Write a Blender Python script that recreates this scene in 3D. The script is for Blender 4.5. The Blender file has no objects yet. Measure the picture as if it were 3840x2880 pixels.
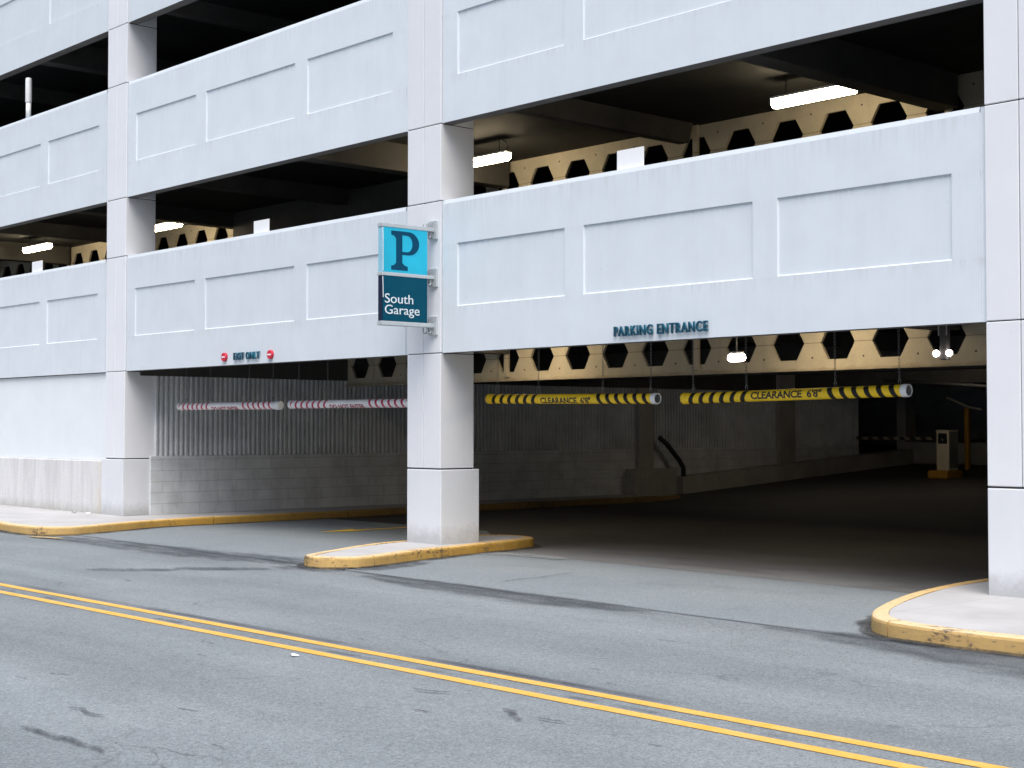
import bpy, bmesh, math, random
from math import pi, sin, cos, radians as R
from mathutils import Vector, Matrix
random.seed(7)
S = bpy.context.scene
COL = S.collection

# ---------------------------------------------------------------- camera, sky, sun, exposure
cam_d = bpy.data.cameras.new("camera")
cam = bpy.data.objects.new("camera", cam_d)
COL.objects.link(cam)
cam.location = (16.921, -13.339, 1.635)
cam.rotation_euler = (R(90 + 1.641), 0, R(47.793))
cam_d.sensor_width = 36.0
cam_d.lens = 52.89
cam_d.clip_start = 0.1
cam_d.clip_end = 2000
S.camera = cam

SUN_EL, SUN_AZ = 62.0, 134.0          # azimuth clockwise from +Y (north): the sun stands over the street
w = bpy.data.worlds.new("World")
S.world = w
w.use_nodes = True
nt = w.node_tree
nt.nodes.clear()
sky = nt.nodes.new("ShaderNodeTexSky")
sky.sky_type = 'NISHITA'
sky.sun_disc = False
sky.sun_elevation = R(SUN_EL)
sky.sun_rotation = R(SUN_AZ)
sky.air_density = 1.0
sky.dust_density = 4.0
sky.ozone_density = 0.3
bg = nt.nodes.new("ShaderNodeBackground")
bg.inputs[1].default_value = 0.10
wo = nt.nodes.new("ShaderNodeOutputWorld")
# an overcast sky is about three times brighter overhead than at the horizon
wtc = nt.nodes.new("ShaderNodeTexCoord")
wsep = nt.nodes.new("ShaderNodeSeparateXYZ")
wmr = nt.nodes.new("ShaderNodeMapRange")
wmr.inputs[1].default_value = 0.0; wmr.inputs[2].default_value = 0.75
wmr.inputs[3].default_value = 0.42; wmr.inputs[4].default_value = 1.40
wmul = nt.nodes.new("ShaderNodeVectorMath"); wmul.operation = 'SCALE'
nt.links.new(wtc.outputs['Generated'], wsep.inputs[0])
nt.links.new(wsep.outputs[2], wmr.inputs[0])
nt.links.new(sky.outputs[0], wmul.inputs[0])
nt.links.new(wmr.outputs[0], wmul.inputs['Scale'])
nt.links.new(wmul.outputs[0], bg.inputs[0])
nt.links.new(bg.outputs[0], wo.inputs[0])

sd = bpy.data.lights.new("sun", 'SUN')
sd.energy = 1.5
sd.angle = R(50)
sd.color = (0.94, 0.985, 1.0)
sun = bpy.data.objects.new("sun", sd)
COL.objects.link(sun)
a = R(SUN_AZ)
sv = Vector((sin(a) * cos(R(SUN_EL)), cos(a) * cos(R(SUN_EL)), sin(R(SUN_EL))))
sun.rotation_euler = sv.to_track_quat('Z', 'Y').to_euler()
sun.location = (5, -20, 30)

S.view_settings.view_transform = 'Standard'
S.view_settings.look = 'None'
S.view_settings.gamma = 1.0
S.view_settings.exposure = 0.77

# ---------------------------------------------------------------- material helpers
class N:
    """small wrapper round a material's node tree"""
    def __init__(s, name):
        s.m = bpy.data.materials.new(name)
        s.m.use_nodes = True
        s.t = s.m.node_tree
        s.b = s.t.nodes['Principled BSDF']
        s.geo = s.t.nodes.new("ShaderNodeNewGeometry")
        s.tc = s.t.nodes.new("ShaderNodeTexCoord")
    def link(s, a_, b_): s.t.links.new(a_, b_)
    def inp(s, sock, v):
        if isinstance(v, bpy.types.NodeSocket): s.link(v, sock)
        elif v is not None:
            if hasattr(sock.default_value, '__len__') and not hasattr(v, '__len__'): v = [v] * len(sock.default_value)
            if hasattr(v, '__len__') and len(sock.default_value) == 4 and len(v) == 3: v = (*v, 1)
            sock.default_value = v
    def math(s, op, a_, b_=None, c=None, clamp=False):
        n = s.t.nodes.new("ShaderNodeMath"); n.operation = op; n.use_clamp = clamp
        for i, v in enumerate((a_, b_, c)): s.inp(n.inputs[i], v)
        return n.outputs[0]
    def vscale(s, v, sc):
        n = s.t.nodes.new("ShaderNodeVectorMath"); n.operation = 'MULTIPLY'
        s.inp(n.inputs[0], v); n.inputs[1].default_value = sc
        return n.outputs[0]
    def noise(s, v, scale, detail=3, rough=.55, sc=None, dist=0.0):
        n = s.t.nodes.new("ShaderNodeTexNoise")
        if sc: v = s.vscale(v, sc)
        s.link(v, n.inputs['Vector'])
        n.inputs['Scale'].default_value = scale; n.inputs['Detail'].default_value = detail
        n.inputs['Roughness'].default_value = rough; n.inputs['Distortion'].default_value = dist
        return n.outputs[0]
    def voro(s, v, scale):
        n = s.t.nodes.new("ShaderNodeTexVoronoi"); s.link(v, n.inputs['Vector']); n.inputs['Scale'].default_value = scale
        return n.outputs['Color'], n.outputs['Distance']
    def ramp(s, v, lo, hi, a_=0.0, b_=1.0):
        n = s.t.nodes.new("ShaderNodeMapRange"); n.clamp = True
        s.inp(n.inputs[0], v); s.inp(n.inputs[1], lo); s.inp(n.inputs[2], hi); s.inp(n.inputs[3], a_); s.inp(n.inputs[4], b_)
        return n.outputs[0]
    def mix(s, f, a_, b_):
        n = s.t.nodes.new("ShaderNodeMix"); n.data_type = 'RGBA'
        s.inp(n.inputs[0], f); s.inp(n.inputs[6], a_); s.inp(n.inputs[7], b_)
        return n.outputs[2]
    def mul(s, col, f):
        n = s.t.nodes.new("ShaderNodeMix"); n.data_type = 'RGBA'; n.blend_type = 'MULTIPLY'
        n.inputs[0].default_value = 1; s.inp(n.inputs[6], col)
        c = s.t.nodes.new("ShaderNodeCombineColor")
        for i in range(3): s.inp(c.inputs[i], f)
        s.link(c.outputs[0], n.inputs[7]); return n.outputs[2]
    def xyz(s, v):
        n = s.t.nodes.new("ShaderNodeSeparateXYZ"); s.link(v, n.inputs[0]); return n.outputs
    def bump(s, h, strength, dist=0.01):
        n = s.t.nodes.new("ShaderNodeBump"); s.link(h, n.inputs['Height'])
        n.inputs['Strength'].default_value = strength; n.inputs['Distance'].default_value = dist
        s.link(n.outputs[0], s.b.inputs['Normal'])
    def done(s, col, rough=.7, metal=0.0, spec=None):
        s.inp(s.b.inputs['Base Color'], col); s.inp(s.b.inputs['Roughness'], rough); s.inp(s.b.inputs['Metallic'], metal)
        if spec is not None: s.b.inputs['Specular IOR Level'].default_value = spec
        return s.m
    def pos(s): return s.geo.outputs['Position']

def plain(name, col, rough=.6, metal=0.0, var=.12, scale=9.0, spec=None):
    n = N(name); p = n.pos()
    v = n.ramp(n.noise(p, scale, 4), .3, .7, 1 - var, 1 + var * .4)
    return n.done(n.mul(col, v), rough, metal, spec)

Z1 = 2.668
def painted_concrete(name, col, streak=.10, blot=.05, dirt=(.30, .30, .29), lips=False, grime=False):
    n = N(name); p = n.pos()
    st = n.noise(p, 1.0, 4, .6, sc=(7.0, 7.0, .35))
    st2 = n.noise(p, 1.0, 3, .6, sc=(26.0, 26.0, .7))
    bl = n.noise(p, .55, 4, .6)
    f = n.math('MULTIPLY', n.ramp(st, .48, .78), n.ramp(bl, .35, .7, .25, 1))
    f = n.math('ADD', n.math('MULTIPLY', f, streak), n.math('MULTIPLY', n.ramp(st2, .55, .8), streak * .55))
    c = n.mix(f, col, dirt)
    c = n.mul(c, n.ramp(n.noise(p, 1.6, 5, .6), .3, .7, 1 - blot, 1 + blot * .5))
    oi = n.t.nodes.new("ShaderNodeObjectInfo")
    c = n.mul(c, n.ramp(oi.outputs['Random'], 0, 1, .965, 1.02))
    if grime:                                  # splash dirt and scuffs at the foot
        z = n.xyz(p)[2]
        gz = n.math('ADD', z, n.math('MULTIPLY', n.noise(p, 5, 6, .75), -.42))
        c = n.mix(n.math('MULTIPLY', n.ramp(gz, .06, -.16), .5), c, (.27, .265, .25))
        c = n.mix(n.math('MULTIPLY', n.ramp(n.noise(p, 1, 6, .75, sc=(9, 9, 3)), .66, .74), .3), c, dirt)
    if lips:
        z = n.xyz(p)[2]
        t = n.math('MODULO', n.math('SUBTRACT', z, Z1), 3.222)
        dr = n.ramp(n.noise(p, 1.0, 4, .7, sc=(16.0, 16.0, .5)), .47, .68)
        lv = None
        for top, ln in ((.635, .16), (1.50, .12), (2.07, .30)):
            q = n.math('MULTIPLY', n.ramp(t, top - ln, top), n.math('LESS_THAN', t, top))
            lv = q if lv is None else n.math('MAXIMUM', lv, q)
        c = n.mix(n.math('MULTIPLY', n.math('MULTIPLY', dr, lv), .22), c, dirt)
    sp = n.ramp(n.noise(p, 14, 2, .5), .74, .8)
    c = n.mix(n.math('MULTIPLY', sp, .22), c, dirt)
    n.bump(n.noise(p, 160, 3, .6), .12, .004)
    return n.done(c, .75, spec=.3)

def raw_concrete(name, col, var=.25, joints=False):
    n = N(name); p = n.pos()
    c = n.mul(col, n.ramp(n.noise(p, 1.3, 6, .65), .3, .7, 1 - var, 1 + var * .4))
    c = n.mul(c, n.ramp(n.noise(p, 40, 3, .6), .3, .7, .92, 1.06))
    st = n.ramp(n.noise(p, 1, 4, .6, sc=(6, 6, .4)), .55, .75)
    c = n.mix(n.math('MULTIPLY', st, .25), c, (col[0] * .5, col[1] * .48, col[2] * .45))
    if joints:                                # form joint at mid height of the pierced beams
        z = n.xyz(p)[2]
        for zc in (2.885, 6.03, 9.2):
            c = n.mix(n.math('MULTIPLY', n.ramp(n.math('ABSOLUTE', n.math('SUBTRACT', z, zc)), .009, .004), .6), c, (.1, .085, .06))
            c = n.mix(n.math('MULTIPLY', n.ramp(n.math('ADD', z, n.math('MULTIPLY', n.noise(p, 2.2, 5, .7), .22)), zc - .25, zc - .36), .7), c, (.15, .10, .045)) if zc < 5 else c
    n.bump(n.noise(p, 60, 4, .6), .2, .006)
    return n.done(c, .85, spec=.25)

M = {}
M['spandrel'] = painted_concrete('painted_spandrel', (.668, .722, .772), lips=True)
M['column'] = painted_concrete('painted_column', (.738, .754, .787), .05, .03)
M['plinth'] = painted_concrete('painted_plinth', (.705, .728, .762), .05, .04, grime=True)
M['infill'] = painted_concrete('painted_block', (.76, .80, .83), .04, .04)
M['soffit'] = raw_concrete('shaded_soffit', (.17, .165, .165), .35)  # bare concrete undersides, darkened in colour against ground bounce light
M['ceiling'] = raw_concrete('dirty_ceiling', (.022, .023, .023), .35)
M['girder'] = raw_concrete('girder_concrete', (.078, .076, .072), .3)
M['beam'] = raw_concrete('beam_concrete', (.46, .415, .32), .18, True)
M['ribbed'] = raw_concrete('ribbed_concrete', (.67, .70, .73), .25)
M['pilaster'] = raw_concrete('pilaster_concrete', (.40, .39, .37), .25)
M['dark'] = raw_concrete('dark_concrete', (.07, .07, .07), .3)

def stucco():
    n = N('weathered_stucco'); p = n.pos()
    st = n.noise(p, 1, 5, .65, sc=(5, 5, .5))
    c = n.mix(n.ramp(st, .4, .7), (.70, .70, .71), (.56, .555, .56))
    c = n.mix(n.math('MULTIPLY', n.ramp(n.noise(p, 3.5, 6, .7), .55, .72), .5), c, (.72, .70, .66))
    x, y, z = n.xyz(p)
    e = n.math('MULTIPLY', n.ramp(x, -9.62, -9.3), n.ramp(n.noise(p, 3, 5, .7, sc=(2, 2, .8)), .35, .65))
    c = n.mix(n.math('MULTIPLY', e, .6), c, (.60, .52, .36))
    low = n.math('MULTIPLY', n.ramp(n.math('ADD', z, n.math('MULTIPLY', n.noise(p, 6, 4, .7), .28)), .34, .12), .6)
    c = n.mix(low, c, (.34, .335, .28))
    n.bump(n.noise(p, 30, 5, .7), .45, .02)
    return n.done(c, .9, spec=.2)
M['stucco'] = stucco()

def block():
    n = N('painted_blockwork'); p = n.pos()
    x, y, z = n.xyz(p)
    cv = n.t.nodes.new("ShaderNodeCombineXYZ")
    n.link(n.math('ADD', x, y), cv.inputs[0]); n.link(z, cv.inputs[1])
    br = n.t.nodes.new("ShaderNodeTexBrick")
    n.link(cv.outputs[0], br.inputs['Vector'])
    br.inputs['Scale'].default_value = 1.0; br.inputs['Brick Width'].default_value = .8; br.inputs['Row Height'].default_value = .205
    br.inputs['Mortar Size'].default_value = .006; br.inputs['Mortar Smooth'].default_value = .3
    br.inputs['Color1'].default_value = (.64, .67, .695, 1); br.inputs['Color2'].default_value = (.68, .705, .725, 1)
    br.inputs['Mortar'].default_value = (.46, .46, .46, 1)
    c = n.mul(br.outputs['Color'], n.ramp(n.noise(p, 1.7, 5, .65), .3, .7, .72, 1.05))
    st = n.ramp(n.noise(p, 1, 4, .6, sc=(5, 5, .6)), .55, .75)
    c = n.mix(n.math('MULTIPLY', st, .25), c, (.2, .19, .18))
    n.bump(br.outputs['Fac'], -.5, .008)
    return n.done(c, .8, spec=.25)
M['block'] = block()

# kerb paint worn through to concrete, with tyre scuffs
def kerb_mat(name, yellow, wear):
    n = N(name); p = n.pos()
    nz = n.xyz(n.geo.outputs['Normal'])[2]
    a1 = n.noise(p, 5, 6, .7); a2 = n.noise(p, 14, 5, .7, sc=(1, 1, 2.2)); a3 = n.noise(p, 1.1, 6, .75)
    c = n.mix(n.ramp(a1, .35, .65), yellow, (yellow[0] * .82, yellow[1] * .78, yellow[2] * .75))
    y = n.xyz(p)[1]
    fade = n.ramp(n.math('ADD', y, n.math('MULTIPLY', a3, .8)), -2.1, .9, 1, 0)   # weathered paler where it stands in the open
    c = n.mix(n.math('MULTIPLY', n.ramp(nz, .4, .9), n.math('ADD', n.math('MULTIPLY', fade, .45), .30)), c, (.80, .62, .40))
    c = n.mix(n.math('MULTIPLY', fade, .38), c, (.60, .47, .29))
    c = n.mix(n.ramp(n.math('ADD', y, a3), 1.8, 5.5, 0, .72), c, (.10, .075, .045))     # darker brown further into the lanes
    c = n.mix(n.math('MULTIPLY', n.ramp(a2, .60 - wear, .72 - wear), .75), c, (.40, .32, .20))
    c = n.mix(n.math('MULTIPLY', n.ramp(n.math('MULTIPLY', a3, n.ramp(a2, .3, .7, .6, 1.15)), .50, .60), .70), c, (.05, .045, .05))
    n.bump(n.noise(p, 45, 5, .7), .4, .008)
    return n.done(c, .75, spec=.3)
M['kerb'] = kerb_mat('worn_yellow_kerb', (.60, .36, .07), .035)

def pavement():
    n = N('pavement_concrete'); p = n.pos()
    c = n.mul((.47, .465, .465), n.ramp(n.noise(p, 1.1, 6, .65), .3, .7, .82, 1.06))
    c = n.mul(c, n.ramp(n.noise(p, 90, 3, .6), .3, .7, .9, 1.06))
    x, y, z = n.xyz(p)
    jx = n.math('ABSOLUTE', n.math('SUBTRACT', n.math('FRACT', n.math('DIVIDE', n.math('ADD', x, .45), 1.5)), .5))
    jl = n.ramp(jx, .0, .006, 1, 0)
    c = n.mix(n.math('MULTIPLY', jl, .55), c, (.2, .2, .2))
    c = n.mix(n.math('MULTIPLY', n.ramp(n.noise(p, 6, 5, .7), .6, .72), .3), c, (.28, .27, .26))
    n.bump(n.noise(p, 70, 4, .6), .2, .004)
    return n.done(c, .85, spec=.25)
M['pavement'] = pavement()

def asphalt(name, base, tint, grain=1.0, road=False):
    n = N(name); p = n.pos()
    x, y, z = n.xyz(p)
    g1 = n.noise(p, 75, 2, .7); g2 = n.noise(p, 26, 3, .7); g3 = n.noise(p, .45, 5, .6)
    c = n.mix(n.ramp(g3, .35, .65), base, tint)
    c = n.mul(c, n.ramp(g1, .28, .72, 1 - .55 * grain, 1 + .5 * grain))
    c = n.mul(c, n.ramp(g2, .3, .7, 1 - .2 * grain, 1 + .15 * grain))
    vc, vd = n.voro(p, 95)
    r = n.xyz(vc)[0]
    c = n.mix(n.math('MULTIPLY', n.ramp(r, .93, .97), .35 * grain), c, (.50, .50, .50))
    c = n.mix(n.math('MULTIPLY', n.ramp(r, .07, .03), .45 * grain), c, (.04, .04, .045))
    if road == 'seam':
        wob = n.math('MULTIPLY', n.math('SUBTRACT', n.noise(p, .5, 3, .6), .5), .25)
        d = n.math('ABSOLUTE', n.math('SUBTRACT', n.math('ADD', y, wob), n.ramp(x, -6, 9, -2.02, -2.58)))
        wid = n.ramp(n.noise(p, 1, 3, .6, sc=(.33, .01, .01)), .36, .62, .01, .06)
        band = n.math('MULTIPLY', n.ramp(n.math('SUBTRACT', d, wid), .05, -.05), n.ramp(n.noise(p, 1, 5, .65, sc=(.55, 5, 1)), .28, .58, .2, 1))
        c = n.mix(n.math('MULTIPLY', band, .72), c, (.045, .047, .055))
        st_ = n.ramp(n.noise(p, 1, 5, .7, sc=(.5, .9, 1)), .56, .70)
        c = n.mix(n.math('MULTIPLY', st_, .25), c, (.07, .075, .085))
    elif road == 'stain_shade':
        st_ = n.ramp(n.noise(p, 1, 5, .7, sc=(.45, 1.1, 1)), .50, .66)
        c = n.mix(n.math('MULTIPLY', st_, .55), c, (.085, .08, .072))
        c = n.mix(n.ramp(n.math('ADD', y, n.math('MULTIPLY', n.noise(p, 1, 6, .65, sc=(.5, .8, 1)), 2.4)), 2.4, 4.9), c, (.066, .065, .063))  # painted fall-off: slab colour darkens inward as the daylight fades
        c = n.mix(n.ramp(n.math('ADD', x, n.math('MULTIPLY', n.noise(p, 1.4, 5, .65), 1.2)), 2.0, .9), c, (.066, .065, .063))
    elif road:
        # tar-dark gutter seam, narrow and broken
        wob = n.math('MULTIPLY', n.math('SUBTRACT', n.noise(p, .5, 3, .6), .5), .25)
        yy = n.math('ADD', y, wob)
        lump = n.noise(p, 1, 5, .65, sc=(.55, 5, 1))
        seam_c = n.ramp(x, -6, 9, -2.02, -2.58)
        d = n.math('ABSOLUTE', n.math('SUBTRACT', yy, seam_c))
        wid = n.ramp(n.noise(p, 1, 3, .6, sc=(.33, .01, .01)), .36, .62, .01, .06)
        band = n.ramp(n.math('SUBTRACT', d, wid), .05, -.05)
        band = n.math('MULTIPLY', band, n.ramp(lump, .28, .58, .2, 1))
        c = n.mix(n.math('MULTIPLY', band, .72), c, (.045, .047, .055))
        # tyre marks beside the centre line
        d2 = n.math('ABSOLUTE', n.math('SUBTRACT', n.math('ADD', y, n.math('MULTIPLY', wob, .18)), -6.03))
        b2 = n.math('MULTIPLY', n.ramp(d2, .085, .02), n.ramp(n.noise(p, 1, 4, .6, sc=(.28, .2, .1)), .42, .6))
        c = n.mix(n.math('MULTIPLY', n.math('MULTIPLY', b2, n.ramp(g2, .3, .6, .5, 1)), .85), c, (.03, .028, .04))
        d3 = n.math('ABSOLUTE', n.math('SUBTRACT', y, -6.36))
        b3 = n.math('MULTIPLY', n.ramp(d3, .05, .01), n.ramp(n.noise(p, 1, 4, .6, sc=(1.2, .2, .1)), .52, .62))
        c = n.mix(n.math('MULTIPLY', b3, .6), c, (.04, .04, .045))
        # scattered worn dark scars along the driving direction
        sc_ = n.noise(p, 1, 4, .7, sc=(1.6, 6, 1)); 
        scm = n.math('MULTIPLY', n.ramp(sc_, .665, .70), n.ramp(g2, .35, .55, .3, 1))
        c = n.mix(n.math('MULTIPLY', scm, .75), c, (.045, .042, .05))
        # thin wandering cracks and broad wheel-path polish
        vz = n.t.nodes.new("ShaderNodeTexVoronoi"); vz.feature = 'DISTANCE_TO_EDGE'
        wp = n.t.nodes.new("ShaderNodeVectorMath"); wp.operation = 'ADD'
        nd = n.t.nodes.new("ShaderNodeTexNoise"); nd.inputs['Scale'].default_value = 1.6; nd.inputs['Detail'].default_value = 6
        n.link(p, nd.inputs['Vector'])
        n.link(n.vscale(p, (.22, .5, 0)), wp.inputs[0]); n.link(n.vscale(nd.outputs['Color'], (.35, .5, 0)), wp.inputs[1])
        n.link(wp.outputs[0], vz.inputs['Vector']); vz.inputs['Scale'].default_value = 1.0
        ck = n.math('MULTIPLY', n.ramp(vz.outputs['Distance'], .006, .001), n.ramp(n.noise(p, .35, 4, .6), .50, .62))
        c = n.mix(n.math('MULTIPLY', ck, .55), c, (.05, .05, .055))
        wh = n.math('ABSOLUTE', n.math('SUBTRACT', n.math('FRACT', n.math('DIVIDE', n.math('ADD', y, 8.9), 1.75)), .5))
        c = n.mul(c, n.ramp(wh, .10, .42, .93, 1.04))
        bp = n.noise(p, .8, 5, .65, sc=(.4, 1, 1))
        c = n.mul(c, n.ramp(bp, .3, .7, .88, 1.1))
        ds = n.noise(p, 1, 3, .6, sc=(.18, 1.3, 1))
        c = n.mul(c, n.ramp(ds, .3, .7, .86, 1.08))
    h = n.math('ADD', n.math('MULTIPLY', g1, .6), g2)
    n.bump(h, .55 * grain, .012)
    return n.done(c, .82, spec=.35)
M['road'] = asphalt('road_asphalt', (.192, .218, .230), (.216, .239, .250), .72, True)
M['apron'] = asphalt('apron_asphalt', (.190, .218, .234), (.212, .238, .250), .7, 'seam')
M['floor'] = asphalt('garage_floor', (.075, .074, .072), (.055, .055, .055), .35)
M['threshold'] = asphalt('threshold_concrete_shaded', (.205, .208, .208), (.165, .167, .166), .4, 'stain_shade')

def line_paint():
    n = N('yellow_line_paint'); p = n.pos()
    w1 = n.noise(p, 60, 3, .7); w2 = n.noise(p, 9, 4, .7)
    c = n.mix(n.ramp(w2, .35, .65), (.70, .365, .05), (.72, .43, .11))
    f = n.math('MULTIPLY', n.ramp(w1, .56, .68), n.ramp(w2, .38, .62, .25, .9))
    c = n.mix(f, c, (.2, .19, .17))
    return n.done(c, .65, spec=.3)
M['line'] = line_paint()

M['rail'] = plain('brushed_aluminium', (.56, .60, .62), .4, .35, .06, 20)
def cyan_mat():
    n = N('cyan_acrylic')
    p = n.pos()
    c = n.mul((.02, .47, .68), n.ramp(n.noise(p, 2.5, 3), .3, .7, .9, 1.06))
    return n.done(c, .35, spec=.25)
M['cyan'] = cyan_mat()
M['cyan_edge'] = plain('cyan_edge', (.28, .55, .68), .3, 0, .08, 6)
M['navy'] = plain('deep_teal_panel', (.0, .068, .118), .6, 0, .06, 4, .12)
M['navy_edge'] = plain('dark_panel_edge', (.004, .012, .04), .4, 0, .05, 4)
M['glyph'] = plain('dark_teal_letter', (.001, .058, .125), .6, 0, .05, 8, .15)
M['white'] = plain('white_letter', (.72, .80, .84), .5, 0, .04, 20)
M['teal'] = plain('teal_letter_face', (.003, .065, .115), .45, 0, .25, 30)
M['teal_side'] = plain('teal_letter_side', (.012, .13, .20), .45, 0, .2, 30)
M['red'] = plain('sign_red', (.62, .02, .05), .4, 0, .05, 8)
M['plate'] = plain('white_sign_plate', (.86, .87, .88), .4, 0, .02, 5)
M['galv'] = plain('galvanised_steel', (.42, .43, .44), .45, .6, .2, 40)
M['chain'] = plain('dull_chain', (.20, .20, .20), .5, .5, .2, 40)
M['black'] = plain('black_rubber', (.012, .012, .013), .6, 0, .2, 10)
M['pvc'] = plain('white_pvc', (.84, .86, .86), .45, 0, .06, 15)
M['pvc_shaded'] = plain('pvc_bore', (.26, .26, .25), .6, 0, .15, 15)  # same pvc darkened: shade inside the pipe end put into its colour
M['beige'] = plain('beige_steel', (.70, .62, .48), .45, 0, .1, 8)
M['grey_steel'] = plain('grey_steel', (.22, .22, .21), .5, 0, .15, 8)
M['screen'] = plain('dark_screen', (.01, .012, .014), .2, 0, .1, 8)
M['yellow'] = plain('yellow_paint', (.50, .25, .02), .5, 0, .2, 6)
M['text_black'] = plain('black_lettering', (.03, .028, .02), .5, 0, .4, 60)
M['text_red'] = plain('red_lettering', (.42, .03, .06), .5, 0, .4, 60)
M['paper'] = plain('white_paper', (.85, .86, .87), .7, 0, .05, 50)
M['seal'] = plain('joint_sealant', (.05, .052, .056), .8, 0, .2, 20)  # dark filler in the column joints

def stripes(name, base, dark, L, gap, pitch, frac):
    """bar paint: helical bands on both sides of a plain middle, in the bar's own space (x along it)"""
    n = N(name); o = n.tc.outputs['Object']
    x, y, z = n.xyz(o)
    ax = n.math('ABSOLUTE', x)
    sx = n.math('SIGN', x)
    sk = n.math('ADD', ax, n.math('MULTIPLY', z, .42)) if gap else n.math('ADD', x, n.math('MULTIPLY', z, .8))
    fr = n.math('FRACT', n.math('DIVIDE', n.math('ADD', n.math('SUBTRACT', sk, gap), 50 * pitch), pitch))
    band = n.ramp(n.math('ABSOLUTE', n.math('SUBTRACT', fr, .5)), frac / 2 + .03, frac / 2 - .03)
    zone = n.math('MULTIPLY', n.math('GREATER_THAN', n.math('ABSOLUTE', sk), gap), n.math('LESS_THAN', sk, L / 2 - .085))
    f = n.math('MULTIPLY', band, zone)
    c = n.mix(n.ramp(n.noise(o, 6, 4, .7), .3, .7), base, [q * .86 for q in base])
    c = n.mix(f, c, dark)
    c = n.mix(n.math('MULTIPLY', n.ramp(n.noise(o, 14, 5, .75), .62, .72), .3), c, (.12, .10, .07))
    return n.done(c, .42, spec=.3)
M['bar_yellow'] = stripes('yellow_black_bar', (1.0, .66, .025), (.010, .009, .009), 3.25, .55, .164, .43)
M['bar_red'] = stripes('white_red_bar', (.92, .90, .91), (.50, .02, .07), 3.40, .53, .164, .33)
M['arm'] = stripes('barrier_stripes', (.30, .27, .22), (.02, .02, .02), 9, 0.0, .34, .5)

def emit(name, col, k):
    n = N(name)
    n.b.inputs['Base Color'].default_value = (.8, .8, .8, 1)
    n.b.inputs['Emission Color'].default_value = (*col, 1)
    n.b.inputs['Emission Strength'].default_value = k
    return n.m
M['lamp'] = emit('lit_diffuser', (1.0, .80, .52), 30)
M['lamp_low'] = emit('lit_diffuser_dim', (1.0, .86, .66), 7)
M['lamp_mid'] = emit('lit_diffuser_mid', (1.0, .78, .48), 17)
M['lamp_small'] = emit('lit_small_lens', (1.0, .86, .78), 14)

# ---------------------------------------------------------------- mesh helpers
class MB:
    def __init__(s): s.bm = bmesh.new()
    def box(s, x0, x1, y0, y1, z0, z1, bev=0.0):
        vs = [s.bm.verts.new((x, y, z)) for x in (x0, x1) for y in (y0, y1) for z in (z0, z1)]
        fs = [(0, 1, 3, 2), (4, 6, 7, 5), (0, 4, 5, 1), (2, 3, 7, 6), (0, 2, 6, 4), (1, 5, 7, 3)]
        f = [s.bm.faces.new([vs[i] for i in q]) for q in fs]
        if bev:
            ed = list({e for q in f for e in q.edges})
            bmesh.ops.bevel(s.bm, geom=ed, offset=bev, segments=2, profile=.5, affect='EDGES')
        return s
    def quad(s, *ps): s.bm.faces.new([s.bm.verts.new(p) for p in ps]); return s
    def prism(s, pts, d, close=True):
        """planar polygon pts (3D) pushed along d"""
        d = Vector(d)
        a_ = [s.bm.verts.new(p) for p in pts]; b_ = [s.bm.verts.new(Vector(p) + d) for p in pts]
        s.bm.faces.new(a_); s.bm.faces.new(b_[::-1])
        for i in range(len(a_)):
            j = (i + 1) % len(a_); s.bm.faces.new((a_[j], a_[i], b_[i], b_[j]))
        return s
    def tube(s, pts, r, n=10, caps=True, r_list=None):
        rings = []
        pts = [Vector(p) for p in pts]
        for i, p in enumerate(pts):
            t = (pts[min(i + 1, len(pts) - 1)] - pts[max(i - 1, 0)]).normalized()
            u = t.cross(Vector((0, 0, 1)))
            if u.length < .05: u = t.cross(Vector((1, 0, 0)))
            u.normalize(); v = t.cross(u)
            rr = r_list[i] if r_list else r
            rings.append([s.bm.verts.new(p + (u * cos(2 * pi * k / n) + v * sin(2 * pi * k / n)) * rr) for k in range(n)])
        for q in range(len(rings) - 1):
            for k in range(n):
                f = s.bm.faces.new((rings[q][k], rings[q][(k + 1) % n], rings[q + 1][(k + 1) % n], rings[q + 1][k])); f.smooth = n > 6
        if caps: s.bm.faces.new(rings[0][::-1]); s.bm.faces.new(rings[-1])
        return s
    def build(s, name, mat, parent=None, origin=None, weld=False):
        if weld: bmesh.ops.remove_doubles(s.bm, verts=s.bm.verts, dist=1e-5)
        bmesh.ops.recalc_face_normals(s.bm, faces=s.bm.faces)
        if origin is not None: bmesh.ops.translate(s.bm, verts=s.bm.verts, vec=-Vector(origin))
        me = bpy.data.meshes.new(name); s.bm.to_mesh(me); s.bm.free()
        for q in (mat if isinstance(mat, (list, tuple)) else [mat]): me.materials.append(q)
        o = bpy.data.objects.new(name, me); COL.objects.link(o)
        if origin is not None: o.location = origin
        if parent is not None:
            o.parent = parent
        return o

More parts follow.
